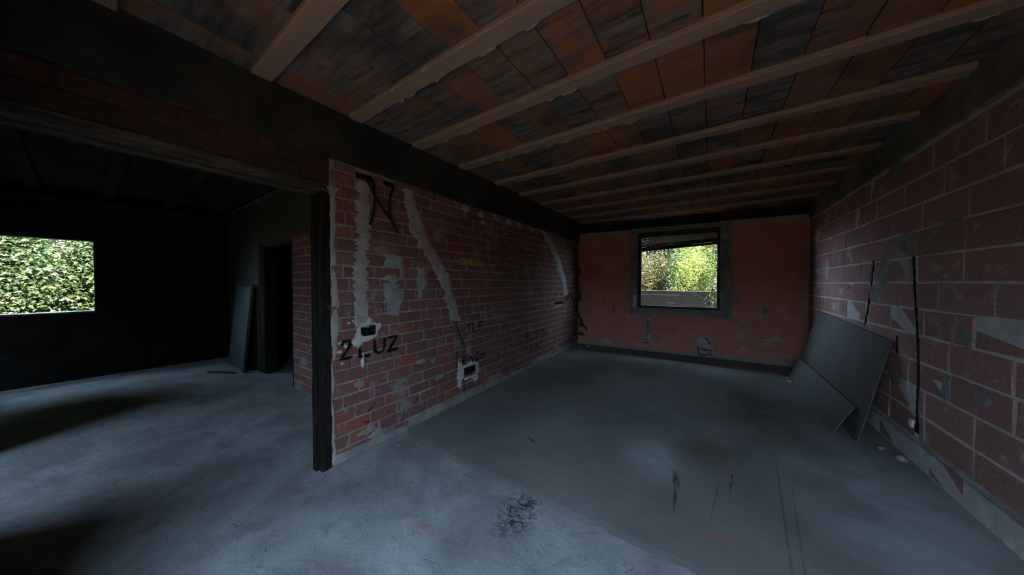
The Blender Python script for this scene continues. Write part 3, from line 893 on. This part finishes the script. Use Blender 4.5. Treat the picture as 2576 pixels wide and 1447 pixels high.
for i, (y, z, a, b) in enumerate([(4.62, 1.40, .17, .10), (4.45, 1.62, .14, .12), (3.48, 0.74, .05, .10), (3.45, 1.92, .10, .03), (4.05, 1.85, .12, .10), (4.95, 1.0, .22, .06), (4.6, 0.95, .18, .05), (3.3, 1.15, .09, .09), (3.15, 0.78, .10, .05), (4.25, 2.6, .12, .2), (4.18, 0.62, .12, .08)]):
    splat('cement_smear', RU(y), z, a, b, M['cement'], rw, 150 + i, 0.0085, 0.25)
for i, (y, z, a, b) in enumerate([(3.08, 0.92, .06, .015), (3.52, 1.56, .03, .025), (5.35, 1.45, .03, .03)]):
    splat('plaster_fleck', RU(y), z, a, b, M['mortar_pale'], rw, 170 + i, 0.013, 0.3, 12)
sb = rough_box('socket_box', (RU(3.92), RU(3.865), -0.018, 0.03, 0.295, 0.36), M['white'], rw, 0.004, 0.0015)
tag(sb, 'small white socket box at the foot of the chase')
splat('broken_hole', RU(3.825), 0.315, 0.028, 0.05, M['soot'], rw, 175, 0.012, 0.25, 14)
g2 = rough_box('trim_3', (-0.2, 8.2, -0.018, 0.10, 2.60, CEIL), M['ringbeam'], None, 0.012, 0.006, 40, 6)
g2.location = (1.4, 7.1, 0)
g2.rotation_euler = rw.rotation_euler
tag(g2, 'grey concrete ring beam above the block wall on the right', 'girder', kind='structure')
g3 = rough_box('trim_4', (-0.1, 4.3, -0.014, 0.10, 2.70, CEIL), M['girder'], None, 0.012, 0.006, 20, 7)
g3.location = (BW_A[0], BW_A[1], 0)
g3.rotation_euler = bw.rotation_euler
tag(g3, 'dark concrete ring beam above the window wall', 'girder', kind='structure')

# ---- side room: far window wall, door wall, front wall
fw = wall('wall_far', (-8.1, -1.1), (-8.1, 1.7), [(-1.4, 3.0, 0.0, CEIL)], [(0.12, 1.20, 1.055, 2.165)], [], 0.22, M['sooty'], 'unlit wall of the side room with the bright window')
bm_ = rough_box('trim_5', (0.0, 2.80, -0.10, 0.10, 2.72, 2.80), M['wood_y'], None, 0.01, 0.004, 20, 8)
bm_.location = (-8.1, -1.1, 0)
bm_.rotation_euler = fw.rotation_euler
tag(bm_, 'thin wooden plate under the ceiling above the side room window', 'beam', kind='structure')
w2 = empty('window_2', (-8.1, -1.1, 0), fw.rotation_euler[2])
tag(w2, 'bare bright window opening of the side room', 'window', kind='structure')
rough_box('sill', (0.12, 1.20, -0.02, 0.22, 1.03, 1.058), M['cement'], w2, 0.004, 0.002, 6, 1, 0)
rough_box('head_board', (0.12, 1.20, 0.0, 0.20, 2.163, 2.185), M['wood_y'], w2, 0.004, 0.002, 6, 2, 0)

DOOR = (2.05, 3.12, -0.01, 2.10)
dw = wall('wall_side', (-8.1, 1.7), (-2.6, 1.7), [(0.0, 5.5, 0.0, CEIL)], [DOOR], [], 0.13, M['mortar'], 'brick and plaster wall of the side room with a dark doorway')
lay(dw, [(3.12, 5.42, 0.0, 2.20)], 0.28, 0.110, 0.016, lambda i: 0.14 * (i % 2) + 0.02, [], M['brick'], 51, eye=(3.2, 1.0))
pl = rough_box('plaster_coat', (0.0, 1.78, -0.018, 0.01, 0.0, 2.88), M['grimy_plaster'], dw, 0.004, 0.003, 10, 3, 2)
rough_box('plaster_coat', (1.78, 5.42, -0.016, 0.01, 2.16, 2.90), M['grimy_plaster'], dw, 0.004, 0.003, 10, 4, 0)  # dark coat added above the door, shade put into its colour
d1 = empty('door_1', (-8.1, 1.7, 0), 0)
tag(d1, 'empty doorway with dark wooden frame in the side room', 'doorway', kind='structure')
rough_box('jamb', (1.79, 2.06, -0.03, 0.15, 0.0, 2.13), M['wood_z'], d1, 0.006, 0.004, 24, 1, 2)
rough_box('jamb', (3.09, 3.125, -0.004, 0.14, 0.0, 2.13), M['wood_z'], d1, 0.004, 0.002, 20, 2, 2)
rough_box('head', (1.79, 3.125, -0.02, 0.15, 2.09, 2.16), M['wood_y'], d1, 0.004, 0.002, 14, 3, 0)
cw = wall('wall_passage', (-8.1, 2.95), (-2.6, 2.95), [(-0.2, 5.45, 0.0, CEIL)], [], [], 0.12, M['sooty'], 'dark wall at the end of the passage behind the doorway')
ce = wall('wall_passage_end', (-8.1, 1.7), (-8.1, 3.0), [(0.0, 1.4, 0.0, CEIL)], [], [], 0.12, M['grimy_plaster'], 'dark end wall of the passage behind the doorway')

sx = lambda x: 1.4 - x
fr = wall('wall_front', (1.4, FRONT), (-2.63, FRONT), [(-0.26, 4.10, 0.0, CEIL)], [(sx(MAIN_OPEN[1]), sx(MAIN_OPEN[0]), -0.01, MAIN_OPEN[2])], [], 0.22, M['render_wall'],
          'front wall behind the viewer with a wide open doorway')  # unseen wall, its doorway sized for the light on the floor
sx2 = lambda x: -2.56 - x
wall('wall_front_bay', (-2.56, SIDE), (-8.1, SIDE), [(0.0, 5.54, 0.0, CEIL)], [(sx2(b), sx2(a), -0.01, h) for (a, b, h) in SIDE_OPEN], [], 1.65, M['render_wall'],
     'deep front bay of the side room with two passages to the garden')  # thick unseen mass added to cut the daylight into floor bands
wall('wall_return', (-1.62, -0.45), (-2.5, -0.45), [(0.0, 0.9, 0.0, CEIL)], [], [], 0.15, M['render_wall'], 'short return wall behind the viewer on the left')  # added out of view to keep the front light off the side room

# ---- ceiling: joists, clay tiles, slab above
ceil_ = obj('ceiling', *boxes([(-8.4, 1.7, -1.5, 8.15, CEIL, 3.12), (-8.4, -2.5, -2.6, -1.5, CEIL, 3.12)]), M['girder'])  # slab runs past the back wall as an added eave blocking steep sky
tag(ceil_, 'ceiling of concrete joists and stained orange clay tiles', 'ceiling', kind='structure')
JY = [-0.635, 0.0, 0.625, 1.235, 1.845, 2.49, 3.165, 3.785, 4.43, 5.07, 5.71, 6.35]
JW = 0.112
for i, y in enumerate(JY):
    rough_box('joist', (-2.46, 1.37, y, y + JW, 2.848, CEIL + 0.01), M['joist'], ceil_, 0.006, 0.0022, 28, 300 + i)
for i in range(9):
    y = -1.05 + 0.62 * i
    if y > 1.6: break
    rough_box('joist', (-8.05, -2.66, y, y + JW, 2.85, CEIL + 0.01), M['girder'], ceil_, 0.006, 0.002, 12, 330 + i)  # side room joists near black, shade put into the colour


def tile_mesh(L, Wd, seed):
    bm = bmesh.new()
    bmesh.ops.create_cube(bm, size=1.0)
    for v in bm.verts: v.co = Vector((v.co.x * L, v.co.y * Wd, (v.co.z + .5) * 0.03))
    fr_ = [e for e in bm.edges if all(v.co.z < 1e-6 for v in e.verts)]
    bmesh.ops.bevel(bm, geom=fr_, offset=0.004, segments=1, affect='EDGES')
    r = random.Random(seed)
    for v in bm.verts: v.co += Vector((r.uniform(-1, 1) * 0.002, r.uniform(-1, 1) * 0.002, r.uniform(-1, 1) * 0.0025))
    bmesh.ops.recalc_face_normals(bm, faces=bm.faces[:])
    me = bpy.data.meshes.new('ceiling_tile')
    bm.to_mesh(me)
    bm.free()
    me.materials.append(M['tile'])
    return me


tms = [tile_mesh(0.245, 0.50, 400 + i) for i in range(8)]
rt = random.Random(77)
lo = [(JY[i] + JW, JY[i + 1]) for i in range(len(JY) - 1)] + [(JY[-1] + JW, 7.05)]
for (ya, yb_) in lo:
    x = -2.30 - 0.25
    while x < 1.40:
        a, b = max(x, -2.50), min(x + 0.25, 1.385)
        if b - a > 0.04:
            o = bpy.data.objects.new('ceiling_tile', tms[rt.randrange(8)])
            o.location = ((a + b) / 2, (ya + yb_) / 2, 2.880 + rt.uniform(-0.004, 0.004))
            o.scale = ((b - a) / 0.25, (yb_ - ya + 0.012) / 0.50, 1)
            o.rotation_euler = (rt.uniform(-0.004, 0.004), rt.uniform(-0.008, 0.008), rt.uniform(-0.004, 0.004))
            link(o, ceil_)
        x += 0.25
# mortar drips along the nearer joists
rr = random.Random(5)
for k in range(46):
    y = JY[rr.choice([3, 3, 3, 4, 4, 4, 5, 5, 6])] + rr.choice([0.0, JW])
    x = rr.uniform(-2.2, -0.6) if rr.random() < 0.75 else rr.uniform(-0.6, 1.2)
    Vv, Ff = [], []
    n = 7
    L_, w_ = rr.uniform(0.02, 0.09), rr.uniform(0.006, 0.012)
    for q in range(n):
        an = 2 * PI * q / n
        Vv += [(x + math.cos(an) * L_ * rr.uniform(.7, 1.1), y + math.sin(an) * w_ * rr.uniform(.7, 1.2), 2.856), (x + math.cos(an) * L_ * .5, y + math.sin(an) * w_ * .6, 2.843 - rr.uniform(0, .004))]
    Ff = [(2 * q, 2 * q + 1, (2 * ((q + 1) % n)) + 1, 2 * ((q + 1) % n)) for q in range(n)] + [tuple(2 * q + 1 for q in range(n))]
    obj('mortar_drip', Vv, Ff, M['mortar_pale'], ceil_)

# ------------------------------------------------------------------ loose things in the rooms
# conduits hanging from the hole beside the post
ang = lw.rotation_euler[2]


def LWP(u, n, z):
    c, s = math.cos(ang), math.sin(ang)
    return (LW_A[0] + c * u - s * n, LW_A[1] + s * u + c * n, z)


for pts, lab, rad in (([(1.47, 0.03, 2.45), (1.475, -0.04, 2.40), (1.485, -0.045, 2.25), (1.47, -0.04, 2.12), (1.44, -0.035, 2.02)], 'black corrugated conduit dangling straight beside the pale mortar chase', 0.011),
                      ([(1.40, 0.03, 2.44), (1.41, -0.05, 2.40), (1.47, -0.07, 2.27), (1.57, -0.06, 2.16), (1.66, -0.045, 2.08), (1.72, -0.04, 1.98)], 'black corrugated conduit slanting away to the right from the wall hole', 0.013),
                      ([(1.66, 0.03, 2.45), (1.665, -0.05, 2.41), (1.63, -0.06, 2.30), (1.625, -0.05, 2.20), (1.65, -0.04, 2.10)], 'black corrugated conduit hanging from the second wall hole', 0.011)):
    o = tube('conduit', [LWP(*p) for p in pts], rad, M['black'], None, 8, 14)
    tag(o, lab, 'conduit', 'conduits hanging from the brick wall')
o = tube('conduit', [LWP(*p) for p in [(6.05, -0.02, 1.10), (6.18, -0.04, 1.22), (6.30, -0.05, 1.20), (6.55, -0.10, 0.85), (6.70, -0.17, 0.55), (6.74, -0.28, 0.36)]], 0.014, M['black'], None, 8, 10)
tag(o, 'black conduit curling down in the far left corner', 'conduit')

# grey boards leaning on the right wall


def board(name, p0, p1, top0, top1, th, mat, label):
    """sheet from floor edge p0-p1 up to top0-top1"""
    a, b, c, d = Vector(p0), Vector(p1), Vector(top1), Vector(top0)
    n = (b - a).cross(d - a).normalized() * th
    bm = bmesh.new()
    vs = [bm.verts.new(v) for v in (a, b, c, d, a + n, b + n, c + n, d + n)]
    for f in BOXF: bm.faces.new([vs[i] for i in f])
    bmesh.ops.recalc_face_normals(bm, faces=bm.faces[:])
    bmesh.ops.bevel(bm, geom=bm.edges[:], offset=th * 0.15, segments=1, affect='EDGES')
    lo_ = min(v.co.z for v in bm.verts)
    for v in bm.verts: v.co.z += 0.0075 - lo_
    o = bobj(name, bm, mat)
    return tag(o, label, 'board', 'boards leaning on the right wall')


board('grey_board', (1.13, 4.05, 0), (1.13, 6.42, 0), (1.372, 4.19, 0.96), (1.372, 6.46, 1.06), 0.014, M['board'], 'tall dark grey board leaning against the red block wall')
board('grey_board', (1.02, 4.22, 0), (1.02, 6.33, 0), (1.165, 4.24, 0.28), (1.165, 6.42, 0.30), 0.012, M['board_edge'], 'low blue-grey board propped against the foot of the taller board')


def crumb(loc, s, mat, label, seed, group=None):
    bm = bmesh.new()
    bmesh.ops.create_icosphere(bm, subdivisions=1, radius=1.0)
    r = random.Random(seed)
    for v in bm.verts:
        v.co = Vector((v.co.x * s * r.uniform(.7, 1.3), v.co.y * s * r.uniform(.6, 1.1), max(v.co.z, -0.35) * s * r.uniform(.5, .8)))
    lo_ = min(v.co.z for v in bm.verts)
    for v in bm.verts: v.co.z -= lo_
    o = bobj('mortar_crumb', bm, mat)
    o.location = loc
    return tag(o, label, 'rubble', group)


crumb((0.985, 6.18, 0.007), 0.028, M['plaster'], 'white plaster crumb lying left of the leaning grey boards', 1)
crumb((0.985, 5.98, 0.007), 0.036, M['plaster'], 'larger white plaster crumb at the edge of the low grey board', 2)
crumb((1.33, 3.86, 0.007), 0.04, M['mortar_pale'], 'pale mortar crumb at the foot of the right block wall', 3)
crumb((1.27, 4.02, 0.007), 0.03, M['mortar_pale'], 'small mortar crumb beside the near end of the tall board', 4)
crumb((-2.50, 6.45, 0.007), 0.05, M['mortar'], 'grey rubble lump in the far left corner', 5)
crumb((-2.38, 6.62, 0.007), 0.035, M['plaster'], 'small white rubble lump by the conduit end', 6)
crumb((-2.20, 6.72, 0.007), 0.03, M['mortar_pale'], 'mortar crumb against the base of the window wall', 7)
crumb((-2.36, 1.62, 0.0), 0.022, M['mortar_pale'], 'pale mortar crumb on the rough floor by the brick wall', 8)
# twig on the screed
o = tube('wood_splinter', [(-1.45, 2.40, 0.011), (-1.40, 2.37, 0.013), (-1.35, 2.355, 0.011)], 0.005, M['bark'], None, 6)
tag(o, 'dark wood splinter lying on the smooth floor', 'splinter')

# sheet and plank beside the doorway of the side room
o = board('green_board', (-7.45, 1.52, 0), (-6.52, 1.52, 0), (-7.45, 1.655, 1.45), (-6.50, 1.655, 1.42), 0.012, M['greenboard'], 'dull green board leaning beside the dark doorway')
o['group'] = 'boards in the side room'
o = rough_box('plank', (-0.04, 0.04, -0.01, 0.01, 0.0, 1.48), M['wood_z'], None, 0.002, 0.002, 14, 9, 2)
o.location = (-6.43, 1.50, 0.0)
o.rotation_euler = (RAD(-5.5), 0, RAD(12))
tag(o, 'narrow weathered plank leaning beside the doorway', 'plank')
o = rough_box('plank', (-0.25, 0.25, -0.03, 0.03, 0.0, 0.015), M['wood_y'], None, 0.002, 0.002, 8, 10, 0)
o.location = (-6.75, 1.28, 0.0)
o.rotation_euler = (0, 0, 0.5)
tag(o, 'short flat lath on the side room floor', 'plank')

# ------------------------------------------------------------------ outdoors
gr = obj('ground', [(-45, -40, -0.12), (45, -40, -0.12), (45, 50, -0.12), (-45, 50, -0.12)], [(0, 1, 2, 3)], M['grass'])
tag(gr, 'dry grassy ground round the house', 'ground', kind='structure')

gw = empty('garden_wall', (-0.6, 8.35, -0.12))
tag(gw, 'pale concrete slab garden wall seen low in the window', 'wall')
for k in range(14):
    for j in range(4):
        h = 0.1018
        rough_box('concrete_slab', (-5.2 + j * 2.6 + 0.004, -2.6 + j * 2.6 - 0.004, -0.025 + 0.004 * (k % 2), 0.03, k * h, k * h + h - 0.004), M['slab_wall'], gw, 0.004, 0.001, 4, 500 + k * 5 + j, 0)
for j in range(5):
    rough_box('post', (-5.26 + j * 2.6, -5.14 + j * 2.6, 0.0, 0.12, 0.0, 1.41), M['slab_wall'], gw, 0.008, 0.002, 0, 560 + j)


def leaf_cloud(name, pts, size, mat, parent, seed, droop=0.2):
    """one mesh of small folded leaves at the given points"""
    r = random.Random(seed)
    V, F = [], []
    for p in pts:
        s = size * r.uniform(0.6, 1.35)
        a = r.uniform(0, 2 * PI)
        e = r.uniform(-0.9, 0.7)
        d = Vector((math.cos(a) * math.cos(e), math.sin(a) * math.cos(e), math.sin(e) - droop)).normalized()
        sd = d.cross(Vector((r.uniform(-1, 1), r.uniform(-1, 1), 1.2))).normalized()
        up = sd.cross(d) * 0.25 * s
        n = len(V)
        V += [p, p + d * s * 0.5 + sd * s * 0.3 + up, p + d * s, p + d * s * 0.5 - sd * s * 0.3 + up]
        F += [(n, n + 1, n + 2), (n, n + 2, n + 3)]
    return obj(name, V, F, mat, parent)


def shrub(name, loc, rx, ry, zc, rz, leaves, size, mat, label, cat, seed, group=None, clumps=26):
    root = empty(name, loc)
    tag(root, label, cat, group)
    r = random.Random(seed)
    cl = []
    for i in range(clumps):
        while True:
            v = Vector((r.uniform(-1, 1), r.uniform(-1, 1), r.uniform(-1, 1)))
            if v.length < 1: break
        cl.append(Vector((v.x * rx * .85, v.y * ry * .85, zc + v.z * rz * .85)))
    pts = []
    for i in range(leaves):
        c = r.choice(cl)
        w = Vector((r.gauss(0, 1), r.gauss(0, 1), r.gauss(0, 1))) * 0.20
        q = c + Vector((w.x * rx, w.y * ry, w.z * rz))
        if q.z > 0.05: pts.append(q)
    leaf_cloud('foliage', pts, size, mat, root, seed + 1)
    V, F = [], []
    kr = 1.0 if rz < 2.5 else 1.7
    for i in range(9):
        c = cl[i % len(cl)]
        b = Vector((r.uniform(-.12, .12), r.uniform(-.12, .12), 0))
        mid = b.lerp(c, 0.5) + Vector((r.uniform(-.15, .15), r.uniform(-.15, .15), 0.1))
        prev = None
        for (p, rad) in ((b, .035 * kr), (mid, .022 * kr), (c, .008 * kr)):
            ring = []
            for k in range(5):
                an = 2 * PI * k / 5
                ring.append(len(V))
                V.append(p + Vector((math.cos(an) * rad, math.sin(an) * rad, 0)))
            if prev:
                for k in range(5): F.append((prev[k], prev[(k + 1) % 5], ring[(k + 1) % 5], ring[k]))
            prev = ring
    obj('stems', V, F, M['bark'], root)
    return root


G0 = -0.12
for k, (x, y, rx, zc, rz, n, sz, mt, lab) in enumerate([
        (-1.85, 10.6, 0.80, 1.6, 1.65, 32000, 0.06, 'leaf_brown', 'dense brownish-green shrub filling the left of the back window'),
        (-0.50, 10.9, 0.78, 1.55, 1.55, 30000, 0.06, 'leaf_sun', 'sunlit yellow-green shrub in the middle of the back window'),
        (1.15, 10.6, 0.70, 1.75, 1.55, 16000, 0.07, 'leaf_sun', 'bright green shrub at the right edge of the back window'),
        (-3.75, 11.0, 0.80, 1.9, 1.8, 7000, 0.065, 'leaf_brown', 'brownish shrub hidden far left beyond the garden wall'),
        (2.85, 11.2, 0.80, 1.8, 1.8, 7000, 0.065, 'leaf_green', 'green shrub hidden far right beyond the garden wall')]):
    shrub('hedge_shrub', (x, y, G0), rx, 0.9, zc, rz, n, sz, M[mt], lab, 'shrub', k + 1, 'shrubs beyond the garden wall')
shrub('tree', (-3.0, 15.0, G0), 2.2, 1.8, 3.4, 3.2, 26000, 0.13, M['leaf_green'], 'taller green tree standing behind the brownish shrub', 'tree', 6, 'trees behind the house')
shrub('tree', (-0.3, 18.8, G0), 2.4, 1.6, 3.4, 3.2, 22000, 0.14, M['leaf_sun'], 'pale sunlit tree in the gap between the two green trees', 'tree', 13, 'trees behind the house')
shrub('tree', (2.6, 15.5, G0), 2.2, 1.8, 3.4, 3.0, 22000, 0.13, M['leaf_green'], 'taller green tree standing behind the right-hand shrub', 'tree', 7, 'trees behind the house')
# shrubs outside the side room window
for k, (x, y, ry, zc, rz, n, lab) in enumerate([
        (-11.4, -0.75, 0.62, 1.55, 1.6, 22000, 'green shrub close outside the side room window'),
        (-11.7, -2.4, 0.75, 1.7, 1.6, 15000, 'second green shrub left outside the side room window'),
        (-11.6, 0.55, 0.72, 1.6, 1.6, 24000, 'green shrub at the right edge of the side room window')]):
    shrub('hedge_shrub', (x, y, G0), 0.8, ry, zc, rz, n, 0.08, M['leaf_green'], lab, 'shrub', k + 8, 'shrubs outside the side room')
shrub('tree', (-15.5, -1.5, G0), 1.8, 3.0, 3.2, 3.0, 26000, 0.13, M['leaf_sun'], 'tall pale tree farther off outside the side room', 'tree', 11)
for k, (x, y, lab) in enumerate([(-3.3, 13.2, 'tall broad tree whose crown overhangs the brownish shrub'), (2.0, 13.0, 'tall broad tree whose crown overhangs the right-hand shrub')]):  # tall crowns added out of view to block sky above the back window
    shrub('tree', (x, y, G0), 2.3, 1.6, 6.0, 2.9, 26000, 0.17, M['leaf_green'], lab, 'tree', 21 + k, 'tall trees over the back garden', clumps=40)
shrub('tree', (-13.6, -0.8, G0), 1.5, 3.0, 5.6, 2.8, 26000, 0.17, M['leaf_green'], 'tall broad tree whose crown overhangs the side garden', 'tree', 24, clumps=40)  # another added crown, keeps sky light out of the side room
# hedge added behind the viewer to keep low sky off the upper walls
hd = empty('clipped_hedge', (-3.0, -6.4, G0))
tag(hd, 'long dark clipped hedge in front of the house', 'hedge')
rough_box('twig_core', (-9.0, 9.0, -0.35, 0.35, 0.0, 2.3), M['bark'], hd, 0.05, 0.04, 60, 71)
rh = random.Random(72)
leaf_cloud('foliage', [Vector((rh.uniform(-9.1, 9.1), rh.choice((-1, 1)) * rh.uniform(0.33, 0.5), rh.uniform(0.02, 2.4))) if rh.random() < 0.8 else Vector((rh.uniform(-9.1, 9.1), rh.uniform(-0.45, 0.45), rh.uniform(2.28, 2.5))) for _ in range(14000)], 0.16, M['leaf_green'], hd, 73)

# ivy sprig hanging in front of the garden wall, against the window
iv = empty('ivy_sprig', (-0.02, 7.62, 0.97))
tag(iv, 'dark leafy ivy sprig in front of the pale garden wall', 'plant')
ri = random.Random(9)
stem = [(0.10, 0.0, -1.09), (0.06, 0.0, -0.4), (0.02, 0.0, 0.08), (-0.02, 0.0, 0.22), (0.02, 0.02, 0.34), (0.16, 0.02, 0.42)]
tube('stem', stem, 0.006, M['bark'], iv, 6)
tube('stem', [(0.02, 0.0, 0.10), (-0.10, 0.0, 0.20), (-0.16, 0.0, 0.27)], 0.004, M['bark'], iv, 6)
for k in range(32):
    if k < 20: p = Vector((ri.uniform(-0.10, 0.13), ri.uniform(-.03, .03), ri.uniform(0.06, 0.36)))
    else: p = Vector((ri.uniform(-0.22, 0.0), ri.uniform(-.03, .03), ri.uniform(0.15, 0.34)))
    an = ri.uniform(0, 2 * PI)
    d = Vector((math.cos(an), ri.uniform(-.3, .3), math.sin(an) - 0.2)).normalized()
    sd = d.cross(Vector((0, 1, 0.2))).normalized()
    s = ri.uniform(0.07, 0.115)
    obj('leaf', [p, p + d * s * .4 + sd * s * .36, p + d * s * .8 + sd * s * .2, p + d * s, p + d * s * .8 - sd * s * .2, p + d * s * .4 - sd * s * .36, p + d * s * .5 + Vector((0, -0.008, 0))],
        [(0, 1, 6), (1, 2, 6), (2, 3, 6), (3, 4, 6), (4, 5, 6), (5, 0, 6)], M['leaf_dark'], iv)
